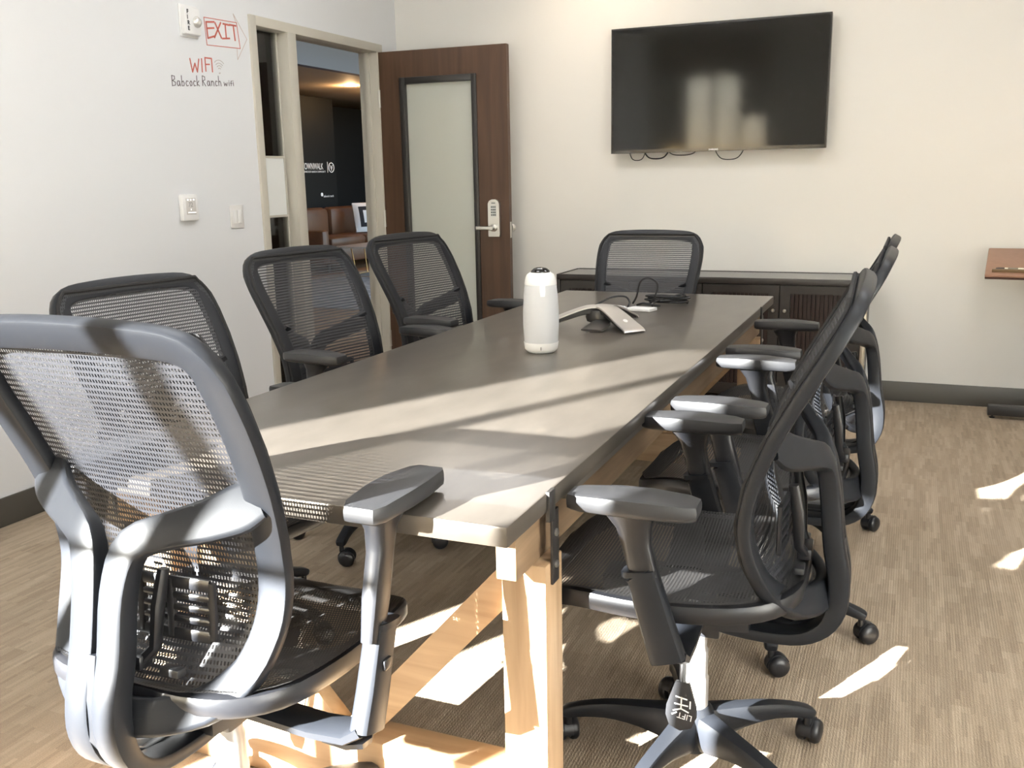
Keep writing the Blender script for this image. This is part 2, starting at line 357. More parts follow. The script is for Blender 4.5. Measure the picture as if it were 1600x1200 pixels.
for i in range(3):
    for j in range(4): keys.lathe([(.0042, 0), (.0042, .003), (.0035, .004)], 10, Matrix.Translation((-.0115+.0115*i, -.0325, .135+.0165*j)) @ Matrix.Rotation(R(90), 4, 'X'))
keys.box((-.012, -.0345, .2065), (.012, -.0325, .2115))
keys.build('keypad_key', mat('key_dark', (.05, .06, .06), .4), lk)
MB().lathe([(.024, 0), (.024, .012), (.012, .016), (.012, .05)], 18, Matrix.Translation((0, -.03, .055)) @ Matrix.Rotation(R(90), 4, 'X')).band([((.008, -.072, .055), (0, 1, 0), .011, .006), ((-.05, -.073, .055), (0, 1, 0), .011, .006), ((-.105, -.07, .055), (0, 1, 0), .012, .006)]).build('lever_handle', STEEL, lk)
box('latch_plate', (DW-.001, .01, .93), (DW+.0015, .036, 1.03), STEEL, dr)
MB().lathe([(.03, 0), (.03, .008), (.012, .012), (.012, .03), (.024, .038), (.027, .052), (.02, .062), (.004, .064)], 20, Matrix.Translation((DW-.02, DT, .99)) @ Matrix.Rotation(R(-90), 4, 'X')).build('thumb_knob', STEEL, dr)

# ------------------------------------------------------------------ left wall fittings and writing
def ribbon(mb, pts, hw, x=.0016):
    """flat marker stroke on the left wall"""
    if len(pts) > 2: pts = [p for p in catmull(pts, 6*len(pts))] if False else pts
    for (a, b) in zip(pts[:-1], pts[1:]):
        d = Vector((b[0]-a[0], b[1]-a[1])); L = d.length or 1e-6; d /= L; nn = Vector((-d.y, d.x))*hw; e = d*hw*.6
        q = [Vector(a)-e+nn, Vector(a)-e-nn, Vector(b)+e-nn, Vector(b)+e+nn]
        mb.add([(x-.0014, p.x, p.y) for p in q]+[(x, p.x, p.y) for p in q], [(0, 1, 2, 3), (4, 5, 6, 7), (0, 1, 5, 4), (1, 2, 6, 5), (2, 3, 7, 6), (3, 0, 4, 7)])
    return mb
EXITW = [[(3.925, 2.078), (3.93, 2.004)], [(3.925, 2.078), (3.985, 2.086)], [(3.927, 2.049), (3.98, 2.057)], [(3.93, 2.004), (3.983, 2.02)], [(3.991, 2.083), (4.032, 2.016)], [(4.034, 2.089), (3.979, 2.013)], [(4.051, 2.086), (4.098, 2.086)], [(4.067, 2.086), (4.068, 2.019)], [(4.039, 2.015), (4.094, 2.022)], [(4.102, 2.088), (4.15, 2.089)], [(4.129, 2.088), (4.136, 2.017)]]
EXITB = [[(3.912, 2.098), (3.919, 1.971), (4.172, 1.982), (4.157, 2.105), (3.912, 2.098)]]
EXITA = [[(4.152, 2.107), (4.136, 2.145), (4.232, 2.034), (4.145, 1.925), (4.147, 1.979)]]
ex = empty('exit_writing', (0, 0, 0)); tag(ex, 'hand-drawn red EXIT in a boxed arrow on the white wall', 'writing')
mb = MB(); [ribbon(mb, s, .0042) for s in EXITW]; mb.build('lettering', RED, ex, 0)
mb = MB(); [ribbon(mb, s, .0018, .0013) for s in EXITB]; mb.build('outline', RED, ex, 0)
mb = MB(); [ribbon(mb, s, .0014, .0011) for s in EXITA]; mb.build('arrow_outline', FAINT, ex, 0)
WIFI = [[(3.787, 1.895), (3.799, 1.834), (3.82, 1.876), (3.833, 1.837), (3.85, 1.898)], [(3.87, 1.902), (3.868, 1.84)], [(3.895, 1.909), (3.895, 1.846)], [(3.895, 1.909), (3.936, 1.91)], [(3.895, 1.878), (3.925, 1.881)], [(3.943, 1.911), (3.943, 1.847)]]
wf = empty('wifi_writing', (0, 0, 0)); tag(wf, 'hand-drawn red WIFI with faint signal arcs on the white wall', 'writing')
mb = MB(); [ribbon(mb, s, .0032) for s in WIFI]; mb.build('lettering', RED, wf, 0)
mb = MB()
for r in (.012, .024, .036, .05): ribbon(mb, [(3.998+r*math.sin(a), 1.858+r*math.cos(a)) for a in [-.75+.25*k for k in range(7)]], .0016, .0012)
ribbon(mb, [(3.994, 1.845), (4.0, 1.847)], .003); mb.build('signal_arcs', mat('faint_grey', (.52, .48, .46), .6), wf, 0)
GL = {'B': ([[(0, 0), (.02, 1), (.5, .95), (.5, .68), (.08, .52), (.6, .38), (.55, .1), (0, 0)]], .85), 'a': ([[(.5, .48), (.2, .5), (.05, .25), (.2, 0), (.48, .12), (.5, .5), (.6, 0)]], .85),
 'b': ([[(.05, 1), (.05, 0), (.4, .03), (.5, .28), (.3, .5), (.05, .32)]], .75), 'c': ([[(.5, .45), (.22, .5), (.05, .25), (.2, 0), (.5, .06)]], .7),
 'o': ([[(.3, .5), (.06, .3), (.2, 0), (.45, .1), (.48, .38), (.3, .5)]], .7), 'k': ([[(.05, 1), (.05, 0)], [(.42, .52), (.05, .22), (.48, 0)]], .75),
 'R': ([[(0, 0), (.03, 1), (.5, .92), (.5, .62), (.06, .5), (.6, 0)]], .85), 'n': ([[(.05, 0), (.05, .5)], [(.05, .34), (.3, .5), (.48, .4), (.52, 0)]], .75),
 'h': ([[(.05, 0), (.05, 1)], [(.05, .34), (.3, .5), (.46, .35), (.5, 0)]], .75), 'w': ([[(0, .5), (.15, 0), (.35, .38), (.55, 0), (.7, .5)]], .95),
 'i': ([[(.1, .5), (.12, 0)], [(.09, .72), (.11, .68)]], .35), 'f': ([[(.42, .72), (.22, .66), (.18, 0)], [(0, .36), (.4, .38)]], .55), ' ': ([], .35)}
bw = MB(); px = 3.652; s = 'Babcock Ranch wifi'; tot = sum(GL[c][1] for c in s); sc = .452/tot
for i, c in enumerate(s):
    h = .047 if i < 14 else .034
    for st in GL[c][0]: ribbon(bw, [(px+x*sc, 1.759+.035*(px-3.652)/.45+y*h) for x, y in st], .0015)
    px += GL[c][1]*sc
tag(bw.build('network_name_writing', DARKINK, None, 0), 'dark handwritten line Babcock Ranch wifi under the red WIFI', 'writing')
th = empty('thermostat', (0, 3.62, 1.135)); tag(th, 'small white wall thermostat left of the light switch', 'thermostat')
MB().box((.0, 0, 0), (.027, .108, .125), .007).build('housing', WHITEP, th)
box('display', (.0265, .022, .03), (.0285, .088, .108), mat('display_grey', (.62, .60, .58), .25), th, .001)
g = mat('led_white', (.9, .9, .9), .4, emit=((1, 1, 1), .8))
for y in (.03, .05, .071): box('icon', (.028, y, .096), (.0292, y+.009, .103), g, th)
box('icon', (.028, .03, .037), (.0292, .085, .0415), g, th); box('icon', (.028, .05, .05), (.0292, .055, .058), g, th)
text_mesh('temperature_digits', '72', .032, GREYINK, th, on_x(.0286, .036, .066))
sw = empty('light_switch', (0, 3.985, 1.08)); tag(sw, 'white double rocker light switch plate beside the door frame', 'switch')
box('plate', (0, 0, 0), (.007, .104, .118), mat('switch_plate', (.72, .71, .70), .4), sw, .003)
for y in (.018, .055): MB().box((.006, y, .026), (.0105, y+.031, .094), .002).build('rocker', WHITEP, sw)
fa = empty('fire_strobe', (0, 3.742, 2.0)); tag(fa, 'white fire alarm strobe high on the left wall', 'alarm')
MB().box((0, 0, 0), (.032, .108, .125), .008).build('housing', WHITEP, fa)
box('mount_plate', (0, -.008, -.01), (.008, .114, .135), WHITEP, fa, .003)
MB().lathe([(.026, 0), (.025, .010), (.018, .018), (.006, .022)], 16, Matrix.Translation((.030, .078, .06)) @ Matrix.Rotation(R(90), 4, 'Y')).build('strobe_lens', mat('clear_lens', (.75, .75, .73), .08, metal=.5), fa)
for i, c in enumerate('FIRE'): text_mesh('lettering', c, .026, BLACKIND, fa, on_x(.0325, .014, .093-.025*i), bold=.001)

# ------------------------------------------------------------------ television and cables
tv = empty('television', (1.513, 5.70, 1.44)); tag(tv, 'black flat-screen television mounted on the back wall', 'television')
MB().box((0, .018, 0), (1.247, .05, .717), .004).build('shell', BEZEL, tv)
bz = MB()
for lo, hi in (((0, 0, 0), (1.247, .02, .02)), ((0, 0, .707), (1.247, .02, .717)), ((0, 0, .02), (.01, .02, .707)), ((1.237, 0, .02), (1.247, .02, .707))): bz.box(lo, hi)
bz.build('bezel', BEZEL, tv, 0)
box('screen', (.01, .008, .02), (1.237, .019, .707), SCREEN, tv)
box('wall_bracket', (.4, .05, .2), (.85, .098, .55), BLACKF, tv)
text_mesh('logo', 'SAMSUNG', .012, mat('logo_silver', (.7, .7, .7), .3), tv, on_ny(.62, -.0006, .005), align='CENTER', bold=.0005)
def hang(x0, x1, sag, r, label):
    pts = [(x0, 5.75, 1.47), (x0+.003, 5.748, 1.44), ((x0*.8+x1*.2), 5.745, 1.44-sag*.8), ((x0+x1)/2, 5.745, 1.44-sag), ((x0*.2+x1*.8), 5.745, 1.44-sag*.8), (x1-.003, 5.748, 1.44), (x1, 5.75, 1.47)]
    tag(MB().tube(pts, r, 6, 24).build('tv_cable', BLACKIND), label, 'cable', 'cables under the television')
hang(1.615, 1.715, .042, .0028, 'thin black cable loop under the television, leftmost of four')
hang(1.71, 1.855, .035, .0045, 'thick black cable loop under the television, second from left')
hang(1.86, 2.02, .018, .003, 'shallow cable loop under the television, third from left')
hang(2.135, 2.30, .05, .003, 'round cable loop under the television, rightmost of four')

# ------------------------------------------------------------------ conference table
TX0, TX1, TY0, TY1, TZ = 1.66, 2.67, 1.32, 4.452, .755
tb = empty('conference_table', ((TX0+TX1)/2, (TY0+TY1)/2, 0)); tag(tb, 'long conference table with grey metal top on pine trestle legs', 'table')
ox, oy = (TX0+TX1)/2, (TY0+TY1)/2
def tbox(name, lo, hi, m, bev=.0): return box(name, (lo[0]-ox, lo[1]-oy, lo[2]), (hi[0]-ox, hi[1]-oy, hi[2]), m, tb, bev)
tbox('tabletop', (TX0, TY0, TZ-.037), (TX1, TY1, TZ), TOPM, .004)
for x0 in (1.675, 2.565):
    for y0 in (1.53, 4.15): tbox('leg', (x0, y0, 0), (x0+.09, y0+.09, .6), PINE_Z, .003)
for x0, x1 in ((1.70, 1.74), (2.59, 2.63)): tbox('side_rail', (x0, 1.45, .60), (x1, 4.32, .717), PINE_SHADE, .003)
for y0 in (1.54, 4.16): tbox('cross_beam', (1.766, y0, .0), (2.564, y0+.085, .14), PINE_X, .003); tbox('top_beam', (1.745, y0, .655), (2.585, y0+.07, .716), PINE_X, .003)
for y0 in (1.562, 4.182):
    for s in (-1, 1):
        a = Vector((.035*s, .14)); b = Vector((.40*s, .545)); d = (b-a).normalized(); nn = Vector((-d.y, d.x))*.032
        # lower end cut level with the beam, upper end cut plumb against the leg
        def at_z(p, z): return (p.x+d.x/d.y*(z-p.y), z)
        def at_x(p, x): return (x, p.y+d.y/d.x*(x-p.x))
        xl = .4*s; poly = [at_z(a+nn, .14), at_z(a-nn, .14), at_x(b-nn, xl), at_x(b+nn, xl)]
        MB().prism(poly, -(y0-oy)-.04, -(y0-oy), Matrix(((1, 0, 0, 0), (0, 0, -1, 0), (0, 1, 0, 0), (0, 0, 0, 1)))).build('brace', wood('pine_brace%d%d' % (s, y0 > 2), (.30, .19, .105), (.43, .295, .175), .55, 'X', 9), tb, 0)
for y0 in (1.555, 4.175):
    br = tbox('leg_bracket', (2.6555, y0, .555), (2.6605, y0+.034, .70), BLACKF, .001)
    for z in (.592, .655): MB().lathe([(.008, 0), (.008, .003), (.003, .006)], 8, Matrix.Translation((2.6605-ox, y0+.017-oy, z)) @ Matrix.Rotation(R(90), 4, 'Y')).build('bolt', STEEL, br)
for y0 in (1.50, 4.05): tbox('edge_clip', (2.668, y0, .70), (2.676, y0+.03, .757), BLACKF, .001)
tbox('under_rail', (2.640, 1.66, .690), (2.652, 4.10, .717), EDGEM, .001)

# ------------------------------------------------------------------ office chair
GRP = 'black mesh office chairs around the table'
PARTS_UP = []      # parts that ride on the gas lift
def loop_half():
    return [(x*1.065, y, z) for x, y, z in [(0, -.304, 1.107), (.10, -.302, 1.105), (.187, -.297, 1.097), (.224, -.284, 1.068), (.233, -.252, 1.01), (.229, -.207, .93), (.221, -.167, .85), (.213, -.137, .77),
            (.209, -.123, .69), (.203, -.135, .62), (.182, -.165, .555), (.140, -.205, .512), (.075, -.245, .494), (0, -.262, .49)]]
def prof(z):
    pts = [(p[2], p[1], p[0]) for p in reversed(loop_half()[2:-1])]
    if z <= pts[0][0]: return pts[0][1], pts[0][2]
    for a, b in zip(pts[:-1], pts[1:]):
        if z <= b[0]:
            t = (z-a[0])/(b[0]-a[0]); return a[1]+(b[1]-a[1])*t, a[2]+(b[2]-a[2])*t
    return pts[-1][1], pts[-1][2]
def build_chair():
    c = empty('office_chair')
    # --- base
    for k in range(5):
        pts = [(.018, .030, .105, .045), (.06, .026, .106, .040), (.12, .021, .110, .028), (.19, .018, .108, .020), (.25, .017, .097, .016), (.292, .018, .084, .013), (.304, .014, .080, .009)]
        leg = MB().band([((x, 0, z), (0, 0, 1), hw, ht) for x, hw, z, ht in catmull(pts, 16)], 10, .5).build('base_leg', PLAST2, c)
        leg.rotation_euler = (0, 0, R(72*k))
        cs = MB()
        for s in (-1, 1): cs.lathe([(.004, .006*s), (.026, .006*s), (.0285, .010*s), (.0285, .020*s), (.024, .026*s), (.012, .029*s), (.003, .029*s)], 20, Matrix.Translation((.018, 0, .0285)) @ Matrix.Rotation(R(90), 4, 'X'))
        hood = [(.018+.031*math.cos(a), .0285+.031*math.sin(a)) for a in [R(20+14*j) for j in range(13)]]
        cs.prism(hood+[(.018-.02, .02), (.03, .025)], -.011, .011, Matrix(((1, 0, 0, 0), (0, 0, -1, 0), (0, 1, 0, 0), (0, 0, 0, 1))))
        cs.lathe([(.0085, .05), (.0085, .078)], 10)
        ca = cs.build('caster', PLAST, leg); ca.location = (.292, 0, 0); ca.rotation_euler = (0, 0, R((40, 140, -60, 200, 100)[k]))
    MB().lathe([(.02, .055), (.046, .06), (.05, .075), (.05, .12), (.044, .145), (.034, .158), (.02, .16)], 24).build('base_hub', PLAST2, c)
    up = []
    # --- gas lift
    MB().lathe([(.024, .05), (.031, .055), (.031, .225), (.0285, .23), (.0285, .29), (.0255, .295), (.0255, .345), (.02, .35)], 24).build('column_cover', GREYC, c)
    up.append(MB().lathe([(.016, .27), (.016, .41)], 16).build('gas_lift', STEEL, c))
    # --- mechanism
    m = MB().prism([(-.075, -.12), (.075, -.12), (.095, -.03), (.085, .11), (.05, .17), (-.05, .17), (-.085, .11), (-.095, -.03)], .40, .465)
    m.box((-.055, -.06, .362), (.055, .10, .402), .008); m.box((-.04, .08, .43), (.04, .2, .475), .006)
    up.append(m.build('tilt_mechanism', PLAST, c))
    kn = MB().lathe([(.012, 0), (.020, .004), (.022, .03), (.017, .04), (.004, .042)], 14, Matrix.Translation((-.09, .0, .425)) @ Matrix.Rotation(R(-90), 4, 'Y'))
    kn.lathe([(.014, 0), (.016, .02), (.010, .05), (.007, .06)], 12, Matrix.Translation((-.128, .0, .415)) @ Matrix.Rotation(R(-145), 4, 'Y'))
    up.append(kn.build('tension_knob', PLAST, c))
    # paddle lever on the left, wire lever with paddle on the right
    ml = Matrix.Translation((-.162, -.005, .385)) @ Matrix.Rotation(R(-12), 4, 'Y')
    lv = MB().tube([(-.15, 0, .40), (-.165, -.004, .37), (-.178, -.006, .315)], .0065, 8)
    pad = [(-.014, .0), (.014, 0), (.03, -.05), (.031, -.07), (.022, -.092), (0, -.1), (-.022, -.092), (-.031, -.07), (-.03, -.05)]
    lvo = lv.build('lift_lever', PLAST, c); up.append(lvo)
    Mp = Matrix.Translation((-.178, -.006, .325)) @ Matrix.Rotation(R(9), 4, 'Y') @ Matrix(((0, 0, -1, 0), (-1, 0, 0, 0), (0, 1, 0, 0), (0, 0, 0, 1)))
    MB().prism(pad, -.005, .005, Mp).build('lever_paddle', PLAST, lvo)
    Mt = Mp @ Matrix.Translation((0, 0, .0056))
    whp = mat('white_print', (.85, .85, .85), .5)
    text_mesh('lift_print', 'LIFT', .017, whp, lvo, Mt @ Matrix.Translation((.024, -.066, 0)) @ Matrix.Rotation(R(172), 4, 'Z'), extrude=.0003)
    ic = MB()
    for a, b in (((-.012, -.03), (.012, -.034)), ((0, -.03), (0, -.056)), ((-.014, -.045), (.014, -.047)), ((-.016, -.06), (.0, -.054)), ((.016, -.06), (0, -.054)), ((-.018, -.068), (-.008, -.062)), ((.018, -.036), (.018, -.052))):
        A, B = Vector((*a, 0)), Vector((*b, 0)); d = (B-A).normalized(); q = Vector((-d.y, d.x, 0))*.0014
        ic.add([tuple(Mt @ p) for p in (A+q, A-q, B-q, B+q)], [(0, 1, 2, 3)])
    ic.build('lift_icon', whp, lvo, 0)
    wl = MB().tube([(.08, .05, .43), (.13, .06, .425), (.145, .06, .41), (.13, .06, .345), (.15, .06, .332), (.21, .065, .33)], .0045, 8, 20).build('tilt_lever', STEEL, c); up.append(wl)
    MB().prism([(.185, .035), (.24, .03), (.268, .045), (.272, .07), (.262, .09), (.24, .098), (.185, .09)], .324, .334).build('lever_paddle', PLAST, wl)
    # --- seat frame ring and sling
    def seat_z(x, y):   # rim height
        s = (y+.21)/.50
        z = .548-.018*math.sin(math.pi*min(1, max(0, s)))
        if y > .17: z -= ((y-.17)/.13)**2*.05
        return z
    rim = [(0, -.215), (.12, -.212), (.19, -.185), (.235, -.12), (.25, 0), (.252, .12), (.243, .22), (.20, .285), (.11, .305), (0, .308)]
    full = rim+[(-x, y) for x, y in reversed(rim[1:-1])]
    loop = catmull(full, 56, True)
    up.append(MB().band([((x, y, seat_z(x, y)-.022), (0, 0, 1), .017, .019) for x, y in loop], 10, .5, True).build('seat_frame', PLAST, c))
    sv, sf, suv = [], [], []; NR, NC = 22, 16
    for i in range(NR+1):
        y = -.215+.523*i/NR
        xs_ = [abs(p[0]) for p in loop]; best = 0
        for a, b in zip(loop, loop[1:]+loop[:1]):
            if (a[1]-y)*(b[1]-y) <= 0 and abs(a[1]-b[1]) > 1e-9:
                t = (y-a[1])/(b[1]-a[1]); best = max(best, abs(a[0]+(b[0]-a[0])*t))
        if i in (0, NR): best = max(best, .10)
        best += .012
        for j in range(NC+1):
            s = -1+2*j/NC; x = best*s
            dip = .026*(1-s*s)*math.sin(math.pi*min(1, max(0, (i+1)/(NR+2))))
            sv.append((x, y+(.012 if i == NR else -.012 if i == 0 else 0), seat_z(x, y)+.002-dip)); suv.append((x, y))
    for i in range(NR):
        for j in range(NC): a = i*(NC+1)+j; sf.append((a, a+1, a+NC+2, a+NC+1))
    up.append(MB().add(sv, sf).build('seat_mesh', SMESH, c, 60, suv))
    sb = MB()   # under-seat carrier
    for s in (-1, 1): sb.band([((s*.24, .06, .505), (0, 0, 1), .035, .010), ((s*.17, .05, .475), (0, 0, 1), .04, .010), ((s*.06, .04, .462), (0, 0, 1), .045, .010)], 8, .6)
    sb.band([((0, -.19, .515), (0, 0, 1), .06, .010), ((0, -.1, .470), (0, 0, 1), .06, .012), ((0, 0, .458), (0, 0, 1), .06, .010)], 8, .6)
    up.append(sb.build('seat_carrier', PLAST, c))
    # --- back frame loop
    half = loop_half(); full = half+[(-x, y, z) for x, y, z in reversed(half[1:-1])]
    cl = catmull(full, 84, True); data = []
    N = len(cl)
    for i, p in enumerate(cl):
        z = p[2]; y0, _ = prof(z-.02); y1, _ = prof(z+.02); sl = max(-1.2, min(1.4, (y1-y0)/.04))
        if z < .62: t_ = max(0, (z-.49)/.13); sl = .25*(1-t_)+sl*t_
        if z > 1.06: sl = -.55
        hw = .029 if .56 < z < 1.06 else (.026 if z > 1 else .031)
        data.append((p, (0, 1, -sl), hw, .0135))
    up.append(MB().band(data, 14, .36, True).build('back_frame', PLAST2, c))
    # --- back mesh, stretched over the front of the frame
    bv, bf, buv = [], [], []; NR, NC = 34, 20
    acc = 0; prev = None
    for i in range(NR+1):
        z = .500+(1.110-.500)*i/NR; y, hx = prof(z)
        if z > 1.07: hx = .237-(z-1.07)/.04*.03
        y0, _ = prof(z-.02); y1, _ = prof(z+.02); sl = (y1-y0)/.04
        if prev: acc += math.hypot(z-prev[0], y-prev[1])
        prev = (z, y); fr_ = .0145
        for j in range(NC+1):
            s = -1+2*j/NC; x = (hx+.018)*s
            bow = .018*(1-s*s)*min(1, (1.11-z)/.1)
            low = 0 if z > .62 else (.62-z)/.12*.045*(1-s*s)
            bv.append((x, y+fr_*1.0-bow-low, z-sl*fr_*.4)); buv.append((x, acc))
    for i in range(NR):
        for j in range(NC): a = i*(NC+1)+j; bf.append((a, a+1, a+NC+2, a+NC+1))
    up.append(MB().add(bv, bf).build('back_mesh', TMESH, c, 60, buv))
    # cloth piping round the rim
    edge = [bv[i*(NC+1)] for i in range(NR+1)]+[bv[NR*(NC+1)+j] for j in range(1, NC)]+[bv[i*(NC+1)+NC] for i in range(NR, -1, -1)]
    up.append(MB().tube(edge, .0055, 6).build('mesh_piping', mat('piping_cloth', (.010, .010, .011), .8, bump=.4, bscale=600), c))
    # --- forked spine: each arm runs from the side of the frame down the back and under the seat
    for s in (-1, 1):
        cp = [(s*.228, -.167, .850, .034, .006), (s*.202, -.180, .834, .040, .010), (s*.156, -.204, .814, .034, .012), (s*.10, -.228, .797, .029, .014), (s*.048, -.250, .772, .028, .017), (s*.030, -.264, .70, .026, .020), (s*.0295, -.275, .60, .026, .021),
              (s*.029, -.288, .53, .025, .022), (s*.030, -.287, .465, .027, .021), (s*.030, -.262, .415, .028, .017), (s*.030, -.205, .388, .028, .014), (s*.030, -.10, .388, .028, .013), (s*.030, 0, .405, .028, .012)]
        nm = [(0, 1, -.35)]*4+[(0, 1, -.2), (0, 1, -.1), (0, 1, .1), (0, 1, .1), (0, 1, .35), (0, .6, .9), (0, .15, 1), (0, 0, 1), (0, 0, 1)]
        cc = catmull([a+b for a, b in zip(cp, nm)], 44)
        up.append(MB().band([(q[:3], q[5:8], q[3], q[4]) for q in cc], 14, .36).build('support_arm', PLAST2, c))
    mid = MB().band([((0, -.279, .60), (0, 1, .1), .012, .018), ((0, -.287, .53), (0, 1, .1), .014, .020), ((0, -.287, .465), (0, 1, .35), .014, .019), ((0, -.262, .415), (0, .6, .9), .014, .014), ((0, -.2, .39), (0, .1, 1), .014, .010), ((0, -.05, .392), (0, 0, 1), .014, .010)], 8, .6)
    up.append(mid.build('support_web', PLAST2, c))
    # --- lumbar support: slotted plate with side rails
    lb = MB()
    def lum(x, z, off=0): return (x, -.176+.45*x*x*1.2-.012+off, z)
    for z, hz in ((.610, .010), (.635, .0055), (.655, .0055), (.675, .0055), (.697, .010)):
        lb.band([(lum(x, z), (0, 1, 0), hz, .004) for x in [-.135+.27*k/10 for k in range(11)]], 8, .5)
    for x in (-.138, -.06, 0, .06, .138): lb.band([(lum(x, .605), (0, 1, 0), .007, .0045), (lum(x, .65), (0, 1, 0), .008, .0045), (lum(x, .702), (0, 1, 0), .007, .0045)], 8, .5)
    lbo = lb.build('lumbar_support', PLAST, c); up.append(lbo)
    yk = MB()
    for s in (-1, 1): yk.band([((s*.055, -.195, .72), (0, 1, 0), .008, .010), ((s*.05, -.205, .66), (0, 1, 0), .009, .012), ((s*.045, -.21, .59), (0, 1, 0), .009, .010), ((s*.02, -.225, .56), (0, 1, 0), .009, .010)], 8, .6)
    yk.box((-.035, -.235, .555), (.035, -.205, .58), .005)
    yk.build('lumbar_yoke', PLAST, lbo)
    for s in (-1, 1): MB().box((s*.085-.02, -.225, .552), (s*.085+.02, -.205, .566), .003).build('lumbar_tab', PADM, lbo)
    # --- arms
    for s in (-1, 1):
        sl = MB().band([((s*.305, .055, .605), (1, 0, 0), .030, .019), ((s*.305, .048, .595), (1, 0, 0), .030, .019), ((s*.303, .02, .50), (1, 0, 0), .032, .020), ((s*.300, .0, .435), (1, 0, 0), .034, .020)], 12, .5)
        slo = sl.build('arm_sleeve', PLAST2, c); up.append(slo)
        MB().band([((s*.300, .0, .445), (0, 0, -1), .034, .012), ((s*.27, -.002, .425), (0, 0, -1), .034, .011), ((s*.2, -.002, .42), (0, 0, -1), .034, .010), ((s*.07, 0, .425), (0, 0, -1), .034, .010)], 10, .5).build('arm_bracket', PLAST2, slo)
        MB().band([((s*.305, .0555, .612), (1, 0, 0), .033, .022), ((s*.305, .054, .601), (1, 0, 0), .033, .022)], 12, .5).build('sleeve_collar', PLAST2, slo)
        MB().box((s*.305-.006, .02, .535), (s*.305+.006+s*.018, .045, .555), .004).build('height_button', PLAST, slo)
        po = MB().band([((s*.305, .022, .48), (1, 0, 0), .022, .013), ((s*.305, .04, .55), (1, 0, 0), .027, .0165), ((s*.305, .060, .625), (1, 0, 0), .027, .0165), ((s*.305, .066, .665), (1, 0, 0), .033, .018), ((s*.305, .070, .692), (1, 0, 0), .048, .026)], 12, .5)
        poo = po.build('arm_post', PLAST, c)
        base = [(-.028, -.052), (.028, -.052), (.040, -.03), (.047, .04), (.046, .10), (.035, .172), (.025, .189), (-.025, .189), (-.035, .172), (-.046, .10), (-.047, .04), (-.040, -.03)]
        pad = MB(); rg = []
        for k, (g, z) in enumerate(((.80, .690), (.97, .695), (1.0, .703), (1.0, .712), (.955, .7195), (.80, .7215))):
            rg.append([Vector((s*.305+x*g, .078+(y-.078)*(1-(1-g)*.35), z+(.006 if k > 2 else .002)*(1-((y-.078)/.13)**2))) for x, y in base])
        pad.rings(rg); pao = pad.build('arm_pad', PADM, c, 50)
        poo['arm'] = 1; pao['arm'] = 1; up += [poo, pao]
    for o in up: o['up'] = 1
    return c
PROTO = build_chair()
def place_chair(first, x, y, yaw, base, dz, adz, label, skip=()):
    """dz: seat height offset, adz: arm height offset, base: rotation of the five-star base"""
    if first: c = PROTO
    else:
        c = PROTO.copy(); COL.objects.link(c)
        for ch in list(PROTO.children):
            k = ch.copy(); COL.objects.link(k); k.parent = c
            for g in ch.children:
                q = g.copy(); COL.objects.link(q); q.parent = k
    c.location = (x, y, 0); c.rotation_euler = (0, 0, R(yaw)); tag(c, label, 'chair', GRP)
    legs = [k for k in c.children if k.name.startswith('base_leg')]
    for i, k in enumerate(sorted(legs, key=lambda q: q.name)): k.rotation_euler = (0, 0, R(base-yaw+72*i))
    for k in c.children:
        if k.get('up'): k.location = (0, 0, dz+(adz if k.get('arm') else 0))
    return c
copies = [
    (2.86, 1.905, 92, 38.5, -.018, .03, 'black mesh office chair at the near right table corner, lever paddle marked LIFT'),
    (2.885, 2.66, 90, -2, -.025, .045, 'black mesh office chair on the right side, between the nearest and the farthest'),
    (2.88, 3.46, 90, 20, -.04, .06, 'black mesh office chair on the right side closest to the dark cabinet'),
    (1.995, 4.54, 180, 10, -.10, 0, 'black mesh office chair at the far table end in front of the dark cabinet'),
    (1.44, 2.07, -98, 5, -.085, .055, 'black mesh office chair on the left side, partly hidden behind the nearest chair'),
    (1.425, 2.90, -100, -7, -.06, .09, 'black mesh office chair standing in front of the sidelight and doorway'),
    (1.44, 3.70, -100, 15, -.055, .09, 'black mesh office chair in front of the open brown door'),
]
made = [place_chair(False, *q) for q in copies]
near = place_chair(True, 2.110, 1.272, -1.5, 60, -.03, .106, 'black mesh office chair nearest the camera, seen from behind at the near table end')

tilt = R(-4.1); pv = Vector((0, -.05, .42)); off = pv-Matrix.Rotation(tilt, 3, 'X') @ pv
for k in near.children:      # this chair sits a little more upright, its arms set back and its pads slid over the table edge
    n_ = k.name.split('.')[0]
    if n_ in ('back_frame', 'back_mesh', 'mesh_piping', 'support_arm', 'support_web', 'lumbar_support'): k.rotation_euler = (tilt, 0, 0); k.location = off+Vector((0, 0, -.03))
    if n_ in ('arm_post', 'arm_sleeve'): k.location.y = -.045
    if n_ in ('arm_post', 'arm_sleeve', 'arm_pad') and sum(q[0] for q in k.bound_box) > 0: k.location.x = .042
    if n_ == 'arm_pad': k.location.y = .008

